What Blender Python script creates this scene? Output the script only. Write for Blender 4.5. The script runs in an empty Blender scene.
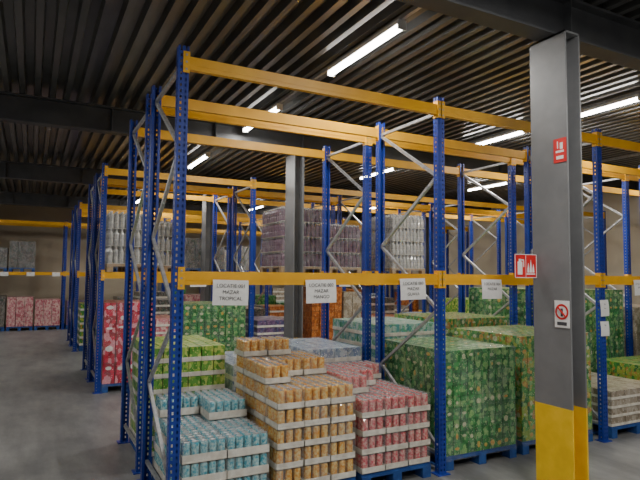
import bpy, math, random
from mathutils import Vector, Matrix
random.seed(7)
S=bpy.context.scene
COL=S.collection

# ---------------------------------------------------------------- materials
def newmat(name):
    m=bpy.data.materials.new(name); m.use_nodes=True
    nt=m.node_tree; b=nt.nodes['Principled BSDF']
    return m,nt,b
def noisy(name,c1,c2,scale=6,rough=.5,metal=0,bump=0,detail=4,coat=0):
    m,nt,b=newmat(name)
    tc=nt.nodes.new('ShaderNodeTexCoord'); n=nt.nodes.new('ShaderNodeTexNoise')
    n.inputs['Scale'].default_value=scale; n.inputs['Detail'].default_value=detail
    r=nt.nodes.new('ShaderNodeValToRGB')
    r.color_ramp.elements[0].position=.35; r.color_ramp.elements[1].position=.65
    r.color_ramp.elements[0].color=(*c1,1); r.color_ramp.elements[1].color=(*c2,1)
    nt.links.new(tc.outputs['Object'],n.inputs['Vector']); nt.links.new(n.outputs['Fac'],r.inputs['Fac'])
    nt.links.new(r.outputs['Color'],b.inputs['Base Color'])
    b.inputs['Roughness'].default_value=rough; b.inputs['Metallic'].default_value=metal
    b.inputs['Coat Weight'].default_value=coat
    if bump:
        bp=nt.nodes.new('ShaderNodeBump'); bp.inputs['Strength'].default_value=bump; bp.inputs['Distance'].default_value=.01
        nt.links.new(n.outputs['Fac'],bp.inputs['Height']); nt.links.new(bp.outputs['Normal'],b.inputs['Normal'])
    return m
def cartonmat(name,cols,accent,scale=13,acc=.30,rough=.3):
    """printed packs: near-regular grid of small cartons with random print colours and fruit/logo blobs"""
    m,nt,b=newmat(name)
    tc=nt.nodes.new('ShaderNodeTexCoord')
    mp=nt.nodes.new('ShaderNodeMapping'); mp.inputs['Scale'].default_value=(1,1,.7)
    v=nt.nodes.new('ShaderNodeTexVoronoi'); v.inputs['Scale'].default_value=scale*2.2; v.inputs['Randomness'].default_value=.7
    r=nt.nodes.new('ShaderNodeValToRGB'); r.color_ramp.interpolation='CONSTANT'
    while len(r.color_ramp.elements)<len(cols): r.color_ramp.elements.new(.5)
    for i,c in enumerate(cols):
        r.color_ramp.elements[i].position=i/len(cols); r.color_ramp.elements[i].color=(*c,1)
    sp=nt.nodes.new('ShaderNodeSeparateColor')
    v2=nt.nodes.new('ShaderNodeTexVoronoi'); v2.inputs['Scale'].default_value=scale*3.6; v2.inputs['Randomness'].default_value=1
    r2=nt.nodes.new('ShaderNodeValToRGB'); r2.color_ramp.elements[0].position=acc; r2.color_ramp.elements[1].position=acc+.08
    r2.color_ramp.elements[0].color=(.85,.85,.85,1); r2.color_ramp.elements[1].color=(0,0,0,1)
    mx=nt.nodes.new('ShaderNodeMix'); mx.data_type='RGBA'
    mx.inputs[7].default_value=(*accent,1)
    L=nt.links.new
    L(tc.outputs['Object'],mp.inputs['Vector'])
    L(mp.outputs['Vector'],v.inputs['Vector']); L(mp.outputs['Vector'],v2.inputs['Vector'])
    L(v.outputs['Color'],sp.inputs['Color']); L(sp.outputs[0],r.inputs['Fac'])
    L(v2.outputs['Distance'],r2.inputs['Fac']); L(r2.outputs['Color'],mx.inputs[0])
    L(r.outputs['Color'],mx.inputs[6]); L(mx.outputs[2],b.inputs['Base Color'])
    b.inputs['Roughness'].default_value=rough; b.inputs['Coat Weight'].default_value=.5; b.inputs['Coat Roughness'].default_value=.22
    return m
def emis(name,c,s):
    m,nt,b=newmat(name); b.inputs['Base Color'].default_value=(*c,1)
    b.inputs['Emission Color'].default_value=(*c,1); b.inputs['Emission Strength'].default_value=s
    return m

M_blue=noisy('rack_blue_paint',(.009,.03,.25),(.014,.045,.34),3,.38)
M_yel=noisy('rack_yellow_paint',(.74,.36,.008),(.86,.45,.012),3,.42)
M_galv=noisy('galvanised_steel',(.33,.34,.36),(.48,.48,.5),20,.4,.6)
M_wht=noisy('white_paper',(.78,.78,.78),(.85,.85,.84),30,.8)
M_ink=noisy('marker_ink',(.05,.05,.06),(.09,.09,.1),30,.8)
M_tray=noisy('white_cardboard_tray',(.64,.6,.52),(.82,.8,.72),14,.6,coat=.3)
M_can=noisy('aluminium_can_top',(.5,.5,.52),(.65,.65,.67),30,.28,.9)
M_palb=noisy('blue_pallet_wood',(.01,.05,.22),(.02,.09,.33),12,.7,bump=.3)
M_palw=noisy('raw_pallet_wood',(.28,.19,.1),(.42,.3,.17),12,.75,bump=.3)
M_col=noisy('column_grey_paint',(.15,.155,.165),(.185,.19,.198),4,.42)
M_colY=noisy('column_yellow_paint',(.78,.48,.012),(.9,.58,.02),6,.5)
M_beam=noisy('roof_steel_grey',(.045,.048,.055),(.068,.072,.078),3,.5)
M_deck=noisy('galvanised_roof_deck',(.1,.101,.1),(.155,.156,.153),1.2,.28,.5)
M_red=noisy('sign_red',(.6,.012,.015),(.68,.02,.02),8,.4)
M_floor,nt,bb=newmat('worn_concrete')
tc=nt.nodes.new('ShaderNodeTexCoord'); n1=nt.nodes.new('ShaderNodeTexNoise'); n1.inputs['Scale'].default_value=.8; n1.inputs['Detail'].default_value=10; n1.inputs['Roughness'].default_value=.7
mp=nt.nodes.new('ShaderNodeMapping'); mp.inputs['Scale'].default_value=(2.5,.6,1); mp.inputs['Rotation'].default_value=(0,0,.12)
n2=nt.nodes.new('ShaderNodeTexNoise'); n2.inputs['Scale'].default_value=1.6; n2.inputs['Detail'].default_value=9; n2.inputs['Roughness'].default_value=.7
ad=nt.nodes.new('ShaderNodeMath'); ad.operation='ADD'
r=nt.nodes.new('ShaderNodeValToRGB')
r.color_ramp.elements[0].position=.4; r.color_ramp.elements[1].position=.6
ml=nt.nodes.new('ShaderNodeMath'); ml.operation='MULTIPLY'; ml.inputs[1].default_value=.5
r.color_ramp.elements[0].color=(.13,.132,.136,1); r.color_ramp.elements[1].color=(.25,.25,.246,1)
L=nt.links.new
L(tc.outputs['Object'],n1.inputs['Vector']); L(tc.outputs['Object'],mp.inputs[0]); L(mp.outputs[0],n2.inputs['Vector'])
L(n1.outputs['Fac'],ad.inputs[0]); L(n2.outputs['Fac'],ad.inputs[1]); L(ad.outputs[0],ml.inputs[0]); L(ml.outputs[0],r.inputs['Fac']); L(r.outputs['Color'],bb.inputs['Base Color'])
bb.inputs['Roughness'].default_value=.4
M_wall=noisy('beige_wall_panel',(.5,.43,.32),(.57,.5,.38),.7,.8)
M_walld=noisy('dark_wall_panel',(.3,.29,.27),(.36,.35,.33),.7,.8)
M_tube=emis('fluorescent_tube',(1,.97,.92),28)
M_fix=noisy('white_luminaire',(.7,.7,.7),(.8,.8,.8),5,.4)

def canmat(n,a,b_): return noisy(n,a,b_,42,.25,.1,detail=2,coat=.6)
M_cblue=canmat('light_blue_can',(.02,.34,.46),(.5,.72,.72))
M_corg=canmat('orange_can',(.72,.3,.02),(.82,.64,.26))
M_cpink=canmat('pink_can',(.66,.07,.11),(.78,.48,.42))
M_green=cartonmat('green_carton_print',[(.012,.13,.03),(.025,.2,.045),(.06,.3,.08),(.015,.16,.03),(.2,.38,.14)],(.5,.55,.35),13,.16)
M_lime=cartonmat('lime_carton_print',[(.08,.3,.03),(.3,.5,.07),(.5,.6,.15),(.15,.4,.06)],(.75,.7,.25),13,.2)
M_multi=cartonmat('green_yellow_carton_print',[(.03,.24,.04),(.33,.4,.05),(.08,.33,.06),(.25,.4,.06),(.02,.17,.04),(.45,.24,.05)],(.7,.68,.4),12,.16)
M_crim=cartonmat('crimson_carton_print',[(.52,.008,.04),(.64,.02,.07),(.36,.006,.03),(.7,.3,.36)],(.8,.6,.62),9,.15)
M_rose=cartonmat('rose_carton_print',[(.6,.25,.28),(.7,.45,.42),(.5,.12,.16)],(.75,.7,.65),10,.25)
M_orange=cartonmat('brown_orange_carton_print',[(.45,.13,.03),(.6,.2,.05),(.35,.09,.02)],(.7,.45,.2),10,.2)
M_teal=cartonmat('teal_carton_print',[(.1,.35,.36),(.3,.5,.45),(.45,.6,.55),(.12,.4,.25)],(.75,.78,.7),12,.2)
M_purp=cartonmat('purple_carton_print',[(.1,.06,.14),(.16,.09,.2),(.08,.08,.2)],(.4,.35,.45),10,.22)
M_beig=cartonmat('beige_carton_print',[(.34,.29,.22),(.42,.37,.3),(.26,.21,.15)],(.6,.57,.52),10,.2)
M_dark=cartonmat('dark_carton_print',[(.1,.09,.09),(.16,.13,.11),(.2,.18,.17),(.07,.1,.08)],(.42,.4,.37),10,.22)
M_silv=cartonmat('silver_blue_carton_print',[(.25,.33,.42),(.45,.52,.58),(.15,.22,.36)],(.75,.78,.8),12,.2)
M_lab_cream=noisy('cream_print',(.36,.42,.22),(.62,.62,.42),40,.35)
M_lab_or=noisy('orange_print',(.6,.24,.04),(.5,.5,.12),40,.35)
M_lab_lg=noisy('light_green_print',(.14,.36,.1),(.32,.5,.2),40,.35)
M_lab_wh=noisy('white_print',(.72,.7,.7),(.8,.78,.78),30,.35)
M_bclear=noisy('clear_bottle_plastic',(.34,.34,.33),(.52,.51,.48),14,.2,0,coat=.5)
M_bpurp=noisy('dark_bottle_plastic',(.1,.05,.085),(.2,.11,.16),14,.22,0,coat=.5)
M_cap=noisy('bottle_cap_plastic',(.6,.6,.62),(.7,.7,.7),14,.4)
def filmmat(name,lo,hi):
    m,nt,b=newmat(name)
    t=nt.nodes.new('ShaderNodeBsdfTransparent')
    b.inputs['Base Color'].default_value=(.6,.62,.65,1); b.inputs['Roughness'].default_value=.13; b.inputs['Specular IOR Level'].default_value=1
    n=nt.nodes.new('ShaderNodeTexNoise'); n.inputs['Scale'].default_value=9; n.inputs['Detail'].default_value=5
    tc=nt.nodes.new('ShaderNodeTexCoord'); mp=nt.nodes.new('ShaderNodeMapping'); mp.inputs['Scale'].default_value=(1,1,.5)
    mr=nt.nodes.new('ShaderNodeMapRange'); mr.inputs[1].default_value=.4; mr.inputs[2].default_value=.72; mr.inputs[3].default_value=lo; mr.inputs[4].default_value=hi
    mx=nt.nodes.new('ShaderNodeMixShader'); L=nt.links.new
    L(tc.outputs['Object'],mp.inputs[0]); L(mp.outputs[0],n.inputs['Vector']); L(n.outputs['Fac'],mr.inputs[0]); L(mr.outputs[0],mx.inputs[0])
    L(t.outputs[0],mx.inputs[1]); L(b.outputs[0],mx.inputs[2]); L(mx.outputs[0],nt.nodes['Material Output'].inputs[0])
    bp=nt.nodes.new('ShaderNodeBump'); bp.inputs['Strength'].default_value=.9; bp.inputs['Distance'].default_value=.04
    L(n.outputs['Fac'],bp.inputs['Height']); L(bp.outputs[0],b.inputs['Normal'])
    return m
M_film=filmmat('stretch_film',.06,.35)
M_shrink=filmmat('shrink_film',.03,.25)
M_thin=filmmat('thin_stretch_film',.02,.2)

# ---------------------------------------------------------------- mesh builder
class MB:
    def __init__(s): s.v=[]; s.f=[]; s.m=[]; s.mats=[]
    def mi(s,mat):
        if mat not in s.mats: s.mats.append(mat)
        return s.mats.index(mat)
    def quad(s,a,b,c,d,mat):
        n=len(s.v); s.v+= [a,b,c,d]; s.f.append((n,n+1,n+2,n+3)); s.m.append(s.mi(mat))
    def poly(s,pts,mat):
        n=len(s.v); s.v+=pts; s.f.append(tuple(range(n,n+len(pts)))); s.m.append(s.mi(mat))
    def box(s,x0,y0,z0,x1,y1,z1,mat):
        n=len(s.v)
        s.v+=[(x0,y0,z0),(x1,y0,z0),(x1,y1,z0),(x0,y1,z0),(x0,y0,z1),(x1,y0,z1),(x1,y1,z1),(x0,y1,z1)]
        k=s.mi(mat)
        for q in ((3,2,1,0),(4,5,6,7),(0,1,5,4),(1,2,6,5),(2,3,7,6),(3,0,4,7)):
            s.f.append(tuple(n+i for i in q)); s.m.append(k)
    def wrap(s,x0,y0,z0,x1,y1,z1,mat):
        for (a,c),(d,f) in (((x0,y0),(x1,y0)),((x1,y0),(x1,y1)),((x1,y1),(x0,y1)),((x0,y1),(x0,y0))):
            s.quad((a,c,z0),(d,f,z0),(d,f,z1),(a,c,z1),mat)
        s.quad((x0,y0,z1),(x1,y0,z1),(x1,y1,z1),(x0,y1,z1),mat)
    def bar(s,p,q,w,mat):
        p=Vector(p); q=Vector(q); d=(q-p).normalized()
        u=d.cross(Vector((1,0,0)))
        if u.length<.1: u=d.cross(Vector((0,1,0)))
        u.normalize(); w2=d.cross(u); n=len(s.v)
        for e in (p,q):
            for a,b in ((-1,-1),(1,-1),(1,1),(-1,1)):
                s.v.append(tuple(e+u*a*w/2+w2*b*w/2))
        k=s.mi(mat)
        for f in ((0,3,2,1),(4,5,6,7),(0,1,5,4),(1,2,6,5),(2,3,7,6),(3,0,4,7)):
            s.f.append(tuple(n+i for i in f)); s.m.append(k)
    def lathe(s,cx,cy,prof,n,mats):
        k0=len(s.v)
        for r,z in prof:
            for i in range(n):
                a=2*math.pi*i/n; s.v.append((cx+r*math.cos(a),cy+r*math.sin(a),z))
        for j in range(len(prof)-1):
            k=s.mi(mats[j])
            for i in range(n):
                i2=(i+1)%n
                s.f.append((k0+j*n+i,k0+j*n+i2,k0+(j+1)*n+i2,k0+(j+1)*n+i)); s.m.append(k)
        s.f.append(tuple(k0+(len(prof)-1)*n+i for i in range(n))); s.m.append(s.mi(mats[-1]))
    def mesh(s,name):
        me=bpy.data.meshes.new(name); me.from_pydata(s.v,[],s.f)
        for m in s.mats: me.materials.append(m)
        me.polygons.foreach_set('material_index',s.m); me.update(); return me
    def obj(s,name,loc=(0,0,0),parent=None):
        o=bpy.data.objects.new(name,s.mesh(name)); o.location=loc; COL.objects.link(o)
        if parent: o.parent=parent
        return o
def empty(name,loc=(0,0,0)):
    e=bpy.data.objects.new(name,None); e.location=loc; e.empty_display_size=.2; COL.objects.link(e); return e
def inst(me,name,loc,parent):
    o=bpy.data.objects.new(name,me); o.location=loc; COL.objects.link(o); o.parent=parent; return o

T0,T1,D0,D1=-6.0,14.0,-9.0,19.6
# ---------------------------------------------------------------- room shell
b=MB(); b.box(T0,D0,-.2,T1,D1,0,M_floor); b.obj('floor')
b=MB(); b.box(T0,D1,0,T1,D1+.2,4.8,M_wall); b.obj('wall_back')
b=MB(); b.box(T1,D0,0,T1+.2,D1,4.8,M_wall); b.obj('wall_right')
b=MB(); b.box(T0-.2,D0,0,T0,D1,4.8,M_walld); b.obj('wall_left')
b=MB(); b.box(T0,D0-.2,0,T1,D0,4.8,M_walld); b.obj('wall_front')
b=MB(); p=.2; x=T0; zb,zt=4.66,4.76
while x<T1-.01:
    xs=[(x,zt),(x+.08,zt),(x+.1,zb),(x+.17,zb),(x+p-.01,zt),(x+p,zt)]
    for (xa,za),(xb,zb_) in zip(xs[:-1],xs[1:]):
        b.quad((xa,D0,za),(xa,D1,za),(xb,D1,zb_),(xb,D0,zb_),M_deck)
    x+=p
b.box(T0,D0,4.79,T1,D1,4.9,M_beam)
b.obj('ceiling')
BD=[-6.79,-.99,4.81,10.61,16.41]
for i,d in enumerate(BD):
    b=MB()
    b.box(T0,d-.1,4.25,T1,d+.1,4.27,M_beam); b.box(T0,d-.1,4.63,T1,d+.1,4.655,M_beam)
    b.box(T0,d-.01,4.27,T1,d+.01,4.63,M_beam)
    for k in range(12):
        xx=T0+.9+k*1.7
        b.box(xx,d-.095,4.27,xx+.012,d+.095,4.63,M_beam)
    b.obj('roof_beam')
def column(t,d):
    b=MB(); w=.2; h=.1; f=.018
    for z0,z1,m in ((0.02,.84,M_colY),(.84,4.25,M_col)):
        b.box(t-h,d-w,z0,t-h+f,d+w,z1,m); b.box(t+h-f,d-w,z0,t+h,d+w,z1,m)
        b.box(t-h+f,d-.008,z0,t+h-f,d+.008,z1,m)
    b.box(t-.2,d-.27,0,t+.2,d+.27,.02,M_col); b.box(t-h,d-w,4.232,t+h,d+w,4.25,M_col)
    for sx in(-.16,.16):
        for sy in(-.23,.23): b.lathe(t+sx,d+sy,[(.016,.02),(.016,.05)],6,[M_galv,M_galv])
    return b.obj('steel_column')
for d in BD:
    column(3.27,d)
    if d>1: column(10.9,d+.0)

# ---------------------------------------------------------------- signs
sg=MB(); sx0,sx1,sd,z0,z1=2.885,3.168,-.83,1.99,2.21
sg.box(sx0,sd-.003,z0,sx1,sd+.003,z1,M_red)
def srect(a,b_,c,d_,mat=M_wht):
    sg.box(sx0+a,sd-.005,z0+b_,sx0+c,sd-.003,z0+d_,mat)
srect(.035,.03,.095,.15); srect(.05,.15,.08,.175); srect(.07,.16,.115,.172); srect(.108,.1,.118,.165)
for i in range(3):
    q=sx0+.158+i*.033; zz=z0+.05; hh=(.09,.12,.08)[i]
    sg.quad((q,sd-.005,zz),(q+.028,sd-.005,zz),(q+.024,sd-.005,zz+hh*.5),(q+.002,sd-.005,zz+hh*.45),M_wht)
    sg.quad((q+.002,sd-.005,zz+hh*.45),(q+.024,sd-.005,zz+hh*.5),(q+.017,sd-.005,zz+hh),(q+.013,sd-.005,zz+hh*.95),M_wht)
srect(.15,.03,.262,.042)
srect(.139,.0,.143,.22)
srect(.0,.0,.283,.006); srect(.0,.214,.283,.22); srect(0,0,.006,.22); srect(.277,0,.283,.22)
sg.obj('fire_extinguisher_sign')
sg=MB(); xx=3.168
sg.box(xx-.004,-1.185,3.04,xx,-1.05,3.26,M_red)
sg.box(xx-.006,-1.16,3.13,xx-.004,-1.075,3.15,M_wht); sg.box(xx-.006,-1.15,3.16,xx-.004,-1.12,3.22,M_wht)
sg.box(xx-.006,-1.1,3.17,xx-.004,-1.09,3.235,M_wht); sg.box(xx-.006,-1.155,3.07,xx-.004,-1.08,3.1,M_wht)
sg.obj('fire_alarm_sign')
sg=MB(); sg.box(xx-.004,-1.185,1.55,xx,-1.03,1.79,M_wht)
n=28; cy,cz=-1.107,1.69
for i in range(n):
    a=2*math.pi*i/n; a2=2*math.pi*(i+1)/n; e=xx-.006
    sg.quad((e,cy+.07*math.cos(a),cz+.07*math.sin(a)),(e,cy+.07*math.cos(a2),cz+.07*math.sin(a2)),
            (e,cy+.052*math.cos(a2),cz+.052*math.sin(a2)),(e,cy+.052*math.cos(a),cz+.052*math.sin(a)),M_red)
sg.bar((xx-.007,cy-.045,cz-.045),(xx-.007,cy+.045,cz+.045),.012,M_red)
sg.box(xx-.006,cy-.012,cz-.04,xx-.0045,cy+.012,cz+.03,M_ink)
sg.box(xx-.006,cy-.05,1.57,xx-.0045,cy+.05,1.6,M_ink)
sg.obj('no_entry_sign')

# ---------------------------------------------------------------- racks
PW,PD,PH=.088,.07,3.88
def frame_mesh():
    b=MB()
    rows=int(PH/.05)
    for yc,front in ((0,True),(1.1,False)):
        y0,y1=yc-PD/2,yc+PD/2
        yf=y0 if front else y1; yb=y1 if front else y0
        xs=[-PW/2,-.027,-.013,.013,.027,PW/2]
        for c in (0,2,4):
            b.quad((xs[c],yf,.01),(xs[c+1],yf,.01),(xs[c+1],yf,PH),(xs[c],yf,PH),M_blue)
        for c in (1,3):
            for r in range(rows):
                za=.01+r*.05; zb_=za+.026
                b.quad((xs[c],yf,za),(xs[c+1],yf,za),(xs[c+1],yf,zb_),(xs[c],yf,zb_),M_blue)
        for sx in (-PW/2,PW/2):
            ya,yb2=y0,y1
            ys=[ya,ya+.025,ya+.041,yb2]
            for c in (0,2): b.quad((sx,ys[c],.01),(sx,ys[c+1],.01),(sx,ys[c+1],PH),(sx,ys[c],PH),M_blue)
            for r in range(rows):
                za=.01+r*.05; zb_=za+.03
                b.quad((sx,ys[1],za),(sx,ys[2],za),(sx,ys[2],zb_),(sx,ys[1],zb_),M_blue)
        b.quad((-PW/2,yb,.01),(-.02,yb,.01),(-.02,yb,PH),(-PW/2,yb,PH),M_blue)
        b.quad((.02,yb,.01),(PW/2,yb,.01),(PW/2,yb,PH),(.02,yb,PH),M_blue)
        b.box(-.075,yc-.065,0,.075,yc+.065,.01,M_blue)
    zs=[.25,.95,1.65,2.35,3.05,3.7]
    for i,z in enumerate(zs[:-1]):
        a,c=(.03,1.07) if i%2==0 else (1.07,.03)
        b.bar((0,a,z),(0,c,zs[i+1]),.03,M_galv)
    for z in (.2,3.72): b.bar((0,.03,z),(0,1.07,z),.03,M_galv)
    return b.mesh('upright_frame')
FR=frame_mesh()
HB=[1.965,3.745]
def beam_mesh(L):
    b=MB(); e=PW/2
    b.box(e+.006,-.028,-.055,L-e-.006,.022,.055,M_yel)
    b.box(e+.006,-.031,-.018,L-e-.006,-.028,.018,M_yel)
    b.box(e-.05,-.042,-.09,e+.006,-.0355,.09,M_yel); b.box(L-e-.006,-.042,-.09,L-e+.05,-.0355,.09,M_yel)
    b.box(e,-.0355,-.09,e+.006,.03,.09,M_yel); b.box(L-e-.006,-.0355,-.09,L-e,.03,.09,M_yel)
    for zz in(-.06,0,.06):
        b.box(e-.03,-.0445,zz-.008,e-.014,-.042,zz+.008,M_galv); b.box(L-e+.014,-.0445,zz-.008,L-e+.03,-.042,zz+.008,M_galv)
    return b.mesh('load_beam')
BM={}
def bm_(L):
    k=round(L,3)
    if k not in BM: BM[k]=beam_mesh(L)
    return BM[k]
TS=[0,2.7,5.25,7.95,10.6,13.2]
def rack(df,ts=TS):
    r=empty('pallet_rack',(ts[0],df,0))
    for i,t in enumerate(ts): inst(FR,'upright_frame_%d'%(i+1),(t-ts[0],0,0),r)
    n=0
    for a,c in zip(ts[:-1],ts[1:]):
        for h in HB:
            n+=1; inst(bm_(c-a),'front_beam_%d'%n,(a-ts[0],0,h),r)
            o=inst(bm_(c-a),'rear_beam_%d'%n,(c-ts[0],1.1,h),r); o.rotation_euler=(0,0,math.pi)
    return r
RD=[0,1.4,5.5,6.9,11.0,12.4]
for d in RD: rack(d)
rack(17.2,[-5.4,-2.7]+TS)

# ---------------------------------------------------------------- goods
def pallet(b,x0,x1,y0,y1,z,mat):
    for k in range(3):
        xa=x0+(x1-x0-.1)*k/2; b.box(xa,y0,z,xa+.1,y1,z+.02,mat)
        for j in range(3):
            ya=y0+(y1-y0-.12)*j/2; b.box(xa,ya,z+.02,xa+.1,ya+.12,z+.1,mat)
    for j in range(3):
        ya=y0+(y1-y0-.12)*j/2; b.box(x0,ya,z+.1,x1,ya+.12,z+.12,mat)
    nb=7
    for k in range(nb):
        wy=(y1-y0)/nb
        b.box(x0,y0+wy*k+.01,z+.12,x1,y0+wy*(k+1)-.01,z+.142,mat)
PZ=.144
def cartons(name,x0,x1,y0,y1,ztop,mat,z=0,pal=None,ux=.2,uy=.24,uh=.135,tray=None,jit=.006,film=None,labs=None,gap=.003):
    """stack of printed packs; labs = print materials for the logo on every outward pack face"""
    b=MB(); pallet(b,x0,x1,y0,y1,z,pal or M_palb)
    nx=max(1,round((x1-x0)/ux)); ny=max(1,round((y1-y0)/uy)); nz=max(1,round((ztop-z-PZ)/uh))
    wx,wy,wz=(x1-x0)/nx,(y1-y0)/ny,(ztop-z-PZ)/nz
    for k in range(nz):
        for i in range(nx):
            for j in range(ny):
                if 0<i<nx-1 and 0<j<ny-1 and k<nz-2: continue
                a=random.uniform(0,jit); c=random.uniform(0,jit)
                X,Y,Z=x0+i*wx,y0+j*wy,z+PZ+k*wz
                lo=0
                if tray:
                    b.box(X+.001,Y+.001,Z+.001,X+wx-.001,Y+wy-.001,Z+wz*.3,tray); lo=wz*.3
                X0,Y0,X1,Y1,Z1=X+gap+a,Y+gap+c,X+wx-gap-c,Y+wy-gap-a,Z+wz-gap-.001
                b.box(X0,Y0,Z+lo,X1,Y1,Z1,mat)
                if labs:
                    for side in (0,1,2):
                        zc=Z+lo+(Z1-Z-lo)*random.uniform(.4,.6); rz=(Z1-Z-lo)*random.uniform(.12,.3); rw=random.uniform(.15,.36)
                        lm=random.choice(labs)
                        P=[]
                        for q in range(8):
                            an=math.pi/8+q*math.pi/4; cs,sn=math.cos(an),math.sin(an)
                            if side==0 and j==0: P.append(((X0+X1)/2+(X1-X0)*rw*cs,Y0-.0008,zc+rz*sn))
                            elif side==1 and i==0: P.append((X0-.0008,(Y0+Y1)/2-(Y1-Y0)*rw*cs,zc+rz*sn))
                            elif side==2 and k==nz-1: P.append(((X0+X1)/2+(X1-X0)*rw*cs,(Y0+Y1)/2+(Y1-Y0)*.24*sn,Z1+.0008))
                        if P: b.poly(P,lm)
    if film: b.wrap(x0-.005,y0-.005,z+.09,x1+.005,y1+.005,z+PZ+nz*wz+.003,film)
    return b.obj(name)
CR=.033
def cans(name,x0,x1,y0,y1,steps,mat,lh=.17,th=.055):
    b=MB(); pallet(b,x0,x1,y0,y1,0,M_palb)
    ncol=len(steps[0]); nrow=len(steps)
    wx=(x1-x0)/ncol; wy=(y1-y0)/nrow
    cx=max(2,int((wx-.012)/(CR*2))); cy=max(2,int((wy-.012)/(CR*2)))
    for j in range(nrow):
        for i in range(ncol):
            L=steps[j][i]
            for k in range(L):
                Z=PZ+k*lh; jx=random.uniform(-.004,.004); jy=random.uniform(-.006,.006)
                X0=x0+i*wx+.004+jx; X1=x0+(i+1)*wx-.004+jx; Y0=y0+j*wy+.004+jy; Y1=y0+(j+1)*wy-.004+jy
                b.box(X0,Y0,Z,X1,Y1,Z+.004,M_tray)
                b.box(X0,Y0,Z,X0+.003,Y1,Z+th,M_tray); b.box(X1-.003,Y0,Z,X1,Y1,Z+th,M_tray)
                b.box(X0,Y0,Z,X1,Y0+.003,Z+th,M_tray); b.box(X0,Y1-.003,Z,X1,Y1,Z+th,M_tray)
                top=(k==L-1)
                sx=(X1-X0-.008)/cx; sy=(Y1-Y0-.008)/cy
                for a in range(cx):
                    for c in range(cy):
                        edge = a==0 or c==0 or a==cx-1
                        if not(top or edge): continue
                        px=X0+.004+sx*(a+.5); py=Y0+.004+sy*(c+.5); r=min(sx,sy)/2-.0008
                        b.lathe(px,py,[(r*.85,Z+.004),(r,Z+.014),(r,Z+lh-.022),(r*.84,Z+lh-.008),(r*.84,Z+lh-.004),(r*.76,Z+lh-.004),(r*.74,Z+lh-.009)],10,
                                [M_can,mat,mat,M_can,M_can,M_can,M_can])
                e=.0015
                b.wrap(X0-e,Y0-e,Z+.02,X1+e,Y1+e,Z+lh-.002,M_shrink)
    return b.obj(name)
def bottles(name,x0,x1,y0,y1,z,nl,mat,lh=.3):
    b=MB(); pallet(b,x0,x1,y0,y1,z,M_palw)
    nx=int((x1-x0-.02)/.09); ny=int((y1-y0-.02)/.09); sx=(x1-x0-.02)/nx; sy=(y1-y0-.02)/ny
    for k in range(nl):
        Z=z+PZ+k*lh
        b.box(x0+.01,y0+.01,Z,x1-.01,y1-.01,Z+.006,M_tray)
        for i in range(nx):
            for j in range(ny):
                if not(i in(0,nx-1) or j in(0,ny-1) or k==nl-1): continue
                px=x0+.01+sx*(i+.5); py=y0+.01+sy*(j+.5); r=sx*.47
                b.lathe(px,py,[(r*.9,Z+.006),(r,Z+.02),(r,Z+.1),(r*.9,Z+.12),(r,Z+.14),(r,Z+.2),(r*.35,Z+.262),(r*.35,Z+.27),(r*.42,Z+.27),(r*.42,Z+.295)],8,
                        [mat]*8+[M_cap,M_cap])
    H=z+PZ+nl*lh+.004
    e=.006
    b.wrap(x0-e,y0-e,z+.08,x1+e,y1+e,H,M_film)
    return b.obj(name)

GL=[M_lab_cream,M_lab_or,M_lab_lg,M_lab_lg]
cans('pallet_of_light_blue_cans',.06,.82,-.03,1.12,[[3,3],[3,3],[3,4],[4,4]],M_cblue,th=.07)
cans('pallet_of_orange_cans',.88,1.68,-.03,1.14,[[5,5,5],[6,5,5],[6,6,6],[7,7,6]],M_corg)
cans('pallet_of_pink_cans',1.75,2.56,-.02,1.14,[[4,4,4],[5,4,4],[5,5,4],[5,5,5]],M_cpink)
G='pallet_of_green_cartons'
FN=dict(ux=.1,uy=.12,uh=.12,labs=GL,jit=.004,gap=.002,film=M_thin)
cartons(G,2.80,3.80,.03,1.2,1.22,M_green,**FN)
cartons('pallet_of_lime_cartons',3.92,5.12,.05,1.2,1.32,M_multi,**FN)
cartons('pallet_of_beverage_trays',5.42,6.5,.0,1.1,.58,M_beig,ux=.27,uy=.3,uh=.11,tray=M_tray)
cartons('pallet_of_beverage_trays',6.7,7.8,.0,1.1,.75,M_multi)
cartons(G,8.1,9.2,.05,1.15,1.4,M_green); cartons(G,9.3,10.4,.05,1.15,1.3,M_teal)
cartons('pallet_of_lime_cartons',.06,.86,1.36,2.5,1.23,M_lime,tray=M_tray,uh=.16,ux=.13,uy=.2)
cartons('pallet_of_silver_cartons',.95,1.75,1.36,2.5,1.0,M_silv,tray=M_tray,uh=.16)
cartons('pallet_of_silver_cartons',1.84,2.6,1.36,2.5,1.12,M_silv,tray=M_tray,uh=.16,film=M_film)
cartons('pallet_of_teal_cartons',2.82,3.8,1.36,2.5,1.38,M_teal,tray=M_tray,uh=.16,ux=.13)
cartons('pallet_of_lime_cartons',3.9,5.1,1.36,2.5,1.42,M_multi,**FN)
FG=dict(FN); FG.update(ux=.13,uy=.2)
cartons(G,5.4,6.5,1.36,2.5,1.82,M_green,**FG); cartons(G,6.6,7.75,1.36,2.5,1.8,M_green,**FG)
cartons('pallet_of_beige_cartons',8.1,9.2,1.36,2.5,1.5,M_beig)
cartons('pallet_of_crimson_cartons',.06,.86,5.46,6.6,1.5,M_crim,ux=.2,uy=.28,uh=.17,labs=[M_lab_wh,M_crim,M_crim],film=M_thin)
cartons('pallet_of_rose_cartons',.92,1.36,5.46,6.6,1.2,M_rose,tray=M_tray)
cartons(G,1.4,2.58,5.46,6.6,1.45,M_green,**FG)
cartons('pallet_of_purple_cartons',2.82,3.6,5.46,6.6,1.12,M_purp,tray=M_tray)
cartons('pallet_of_brown_cartons',3.98,4.68,5.46,6.6,1.76,M_orange,ux=.17,uh=.12)
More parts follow.
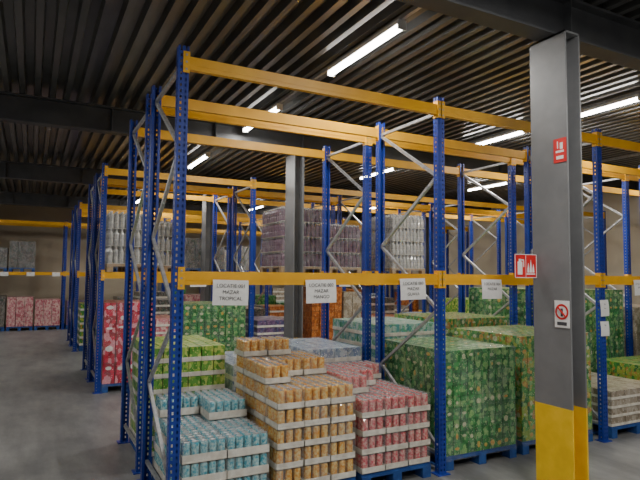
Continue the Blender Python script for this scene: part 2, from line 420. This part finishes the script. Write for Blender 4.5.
cartons('pallet_of_beige_cartons',4.72,5.16,5.46,6.6,1.65,M_beig)
cartons('pallet_of_brown_cartons',5.4,6.5,5.46,6.6,1.1,M_orange,tray=M_tray)
cartons('pallet_of_rose_cartons',6.7,7.8,5.46,6.6,.95,M_rose)
cartons('pallet_of_lime_cartons',8.1,9.3,5.46,6.6,1.45,M_lime)
cartons('pallet_of_lime_cartons',9.4,10.5,5.46,6.6,1.3,M_multi)
ZB=HB[0]+.056
bottles('wrapped_pallet_of_clear_bottles',.08,.82,5.46,6.6,ZB,3,M_bclear)
bottles('wrapped_pallet_of_dark_bottles',3.3,4.25,5.46,6.6,ZB,4,M_bpurp)
bottles('wrapped_pallet_of_dark_bottles',4.35,5.15,5.46,6.6,ZB,3,M_bpurp)
bottles('wrapped_pallet_of_clear_bottles',5.95,6.85,5.46,6.6,ZB,4,M_bclear)
bottles('wrapped_pallet_of_clear_bottles',.95,1.75,6.86,8.0,ZB,3,M_bclear)
pool=[(G,M_green),('pallet_of_brown_cartons',M_orange),('pallet_of_beige_cartons',M_beig),('pallet_of_purple_cartons',M_purp),
      ('pallet_of_teal_cartons',M_teal),('pallet_of_silver_cartons',M_silv),('pallet_of_rose_cartons',M_rose),('pallet_of_lime_cartons',M_multi),
      ('pallet_of_dark_cartons',M_dark),('pallet_of_dark_cartons',M_dark)]
for d in (6.86,10.96,12.36,17.16):
    ts=TS if d<17 else [-5.4,-2.7]+TS
    for a,c in zip(ts[:-1],ts[1:]):
        w=(c-a-.3)/3
        for k in range(3):
            x0=a+.1+k*(w+.05)
            far=d>17 and a<1
            if far or random.random()<.88:
                nm,mt=random.choice(pool); top=random.uniform(.8,1.5)
                if far: nm,mt=random.choice([pool[3],pool[8],pool[8],pool[6],pool[1],pool[0]]); top=random.uniform(.95,1.3)
                cartons(nm,x0,x0+w,d,d+1.13,top,mt,tray=random.choice([None,None if far else M_tray]),ux=.25,uh=.18)
            if (far and x0<-1.6 and random.random()<.8) or (not far and random.random()<.4 and not(d<7 and (a<2.7 or 5<a<8))):
                nm,mt=random.choice([pool[2],pool[8],pool[8]])
                cartons(nm,x0,x0+w,d,d+1.13,random.uniform(2.8,3.3),mt,z=ZB,ux=.25,uh=.2,film=M_film)

# ---------------------------------------------------------------- location papers
def paper(x,d,ztop,lines,w=.3,h=.21,sz=.042):
    b=MB(); nseg=6
    for i in range(nseg):
        za=-h*i/nseg; zb_=-h*(i+1)/nseg
        f=lambda q:-.012*math.sin(-q/h*2.2)
        b.quad((0,f(zb_),zb_),(w,f(zb_),zb_),(w,f(za),za),(0,f(za),za),M_wht)
    o=b.obj('location_paper',(x,d,ztop)); o.rotation_euler=(0,random.uniform(-.025,.025),0)
    for i,t in enumerate(lines):
        cu=bpy.data.curves.new('t','FONT'); cu.body=t; cu.align_x='CENTER'; cu.size=sz*w/.3
        to=bpy.data.objects.new('t',cu); COL.objects.link(to); bpy.context.view_layer.update()
        me=bpy.data.meshes.new_from_object(to.evaluated_get(bpy.context.evaluated_depsgraph_get()))
        bpy.data.objects.remove(to)
        me.materials.clear(); me.materials.append(M_ink)
        oo=bpy.data.objects.new('lettering_%d'%(i+1),me); COL.objects.link(oo); oo.parent=o
        oo.rotation_euler=(math.pi/2,0,0); oo.location=(w/2,-.0145,-h*.3-i*h*.25)
paper(.28,-.048,1.955,['LOCATIE 001','MAZAR','TROPICAL'],.31)
paper(1.13,-.048,1.955,['LOCATIE 002','MAZAR','MANGO'],.31)
paper(2.16,-.048,1.97,['LOCATIE 003','MAZAR','GUAVA'],.31)
paper(3.23,-.048,1.97,['LOCATIE 004','MAZAR'],.29)
paper(5.17,-.048,1.72,['005','MIX'],.16,.2); paper(5.17,-.048,1.46,['006'],.16,.18)
paper(5.85,-.048,1.97,['LOCATIE 005','APPLE'],.22,.2)
for x in (-2.0,-1.2,-.4,-3): paper(x,17.15,2.01,['011'],.25,.14)
for x in (1.5,3.4,4.6,6.4): paper(x,5.452,1.965,['LOCATIE','021'],.3,.2)

# ---------------------------------------------------------------- luminaires
def tube(t,d,W):
    e=empty('fluorescent_light',(t,d,4.53))
    b=MB(); b.box(-.05,-.76,.025,.05,.76,.069,M_fix); b.box(-.05,-.76,-.03,.05,-.745,.025,M_fix); b.box(-.05,.745,-.03,.05,.76,.025,M_fix)
    b.obj('housing',(0,0,0),e)
    b=MB(); n=10; r=.018
    for xo in (-.024,.024):
        for i in range(n):
            a=2*math.pi*i/n; a2=2*math.pi*(i+1)/n
            b.quad((xo+r*math.cos(a),-.745,r*math.sin(a)),(xo+r*math.cos(a2),-.745,r*math.sin(a2)),(xo+r*math.cos(a2),.745,r*math.sin(a2)),(xo+r*math.cos(a),.745,r*math.sin(a)),M_tube)
    b.obj('tubes',(0,0,0),e)
    l=bpy.data.lights.new('lamp','AREA'); l.shape='RECTANGLE'; l.size=.1; l.size_y=1.45; l.energy=W; l.color=(1,.96,.89)
    o=bpy.data.objects.new('lamp',l); o.location=(0,0,-.025); COL.objects.link(o); o.parent=e
LINES={2.2:(-5.8,-2.9,.72,3.85,7.7,11.6,15.2),6.5:(-4.,.95,3.0,6.9,11.6,15.2),10.3:(1.5,7.,13),-3.4:(-5.6,-2.2,2.,8.5,14)}  # last entry: left-aisle line is added, out of view, to brighten the floor
for t,ds in LINES.items():
    for d in ds: tube(t,d,62 if t<-3 else (92 if d<0 else (68 if t<3 else 78)))
    b=MB(); ed=[D0+.05]+BD+[D1-.05]
    for i in range(len(ed)-1):
        b.box(t-.02,ed[i]+(.12 if i else 0),4.6,t+.02,ed[i+1]-(.12 if i<len(ed)-2 else 0),4.645,M_galv)
    b.obj('lighting_trunking')

# ---------------------------------------------------------------- world + camera
w=bpy.data.worlds.new('w'); S.world=w; w.use_nodes=True
w.node_tree.nodes['Background'].inputs[0].default_value=(.5,.55,.6,1); w.node_tree.nodes['Background'].inputs[1].default_value=.01
cd=bpy.data.cameras.new('cam'); cd.sensor_width=36; cd.lens=550/640*36; cd.clip_end=100
c=bpy.data.objects.new('camera',cd); COL.objects.link(c)
R=Matrix.Rotation(math.radians(-27.6),4,'Z')@Matrix.Rotation(math.radians(90+3.64),4,'X')@Matrix.Rotation(math.radians(.5),4,'Z')
c.matrix_world=Matrix.Translation((-1.047,-4.485,2.0))@R
S.camera=c
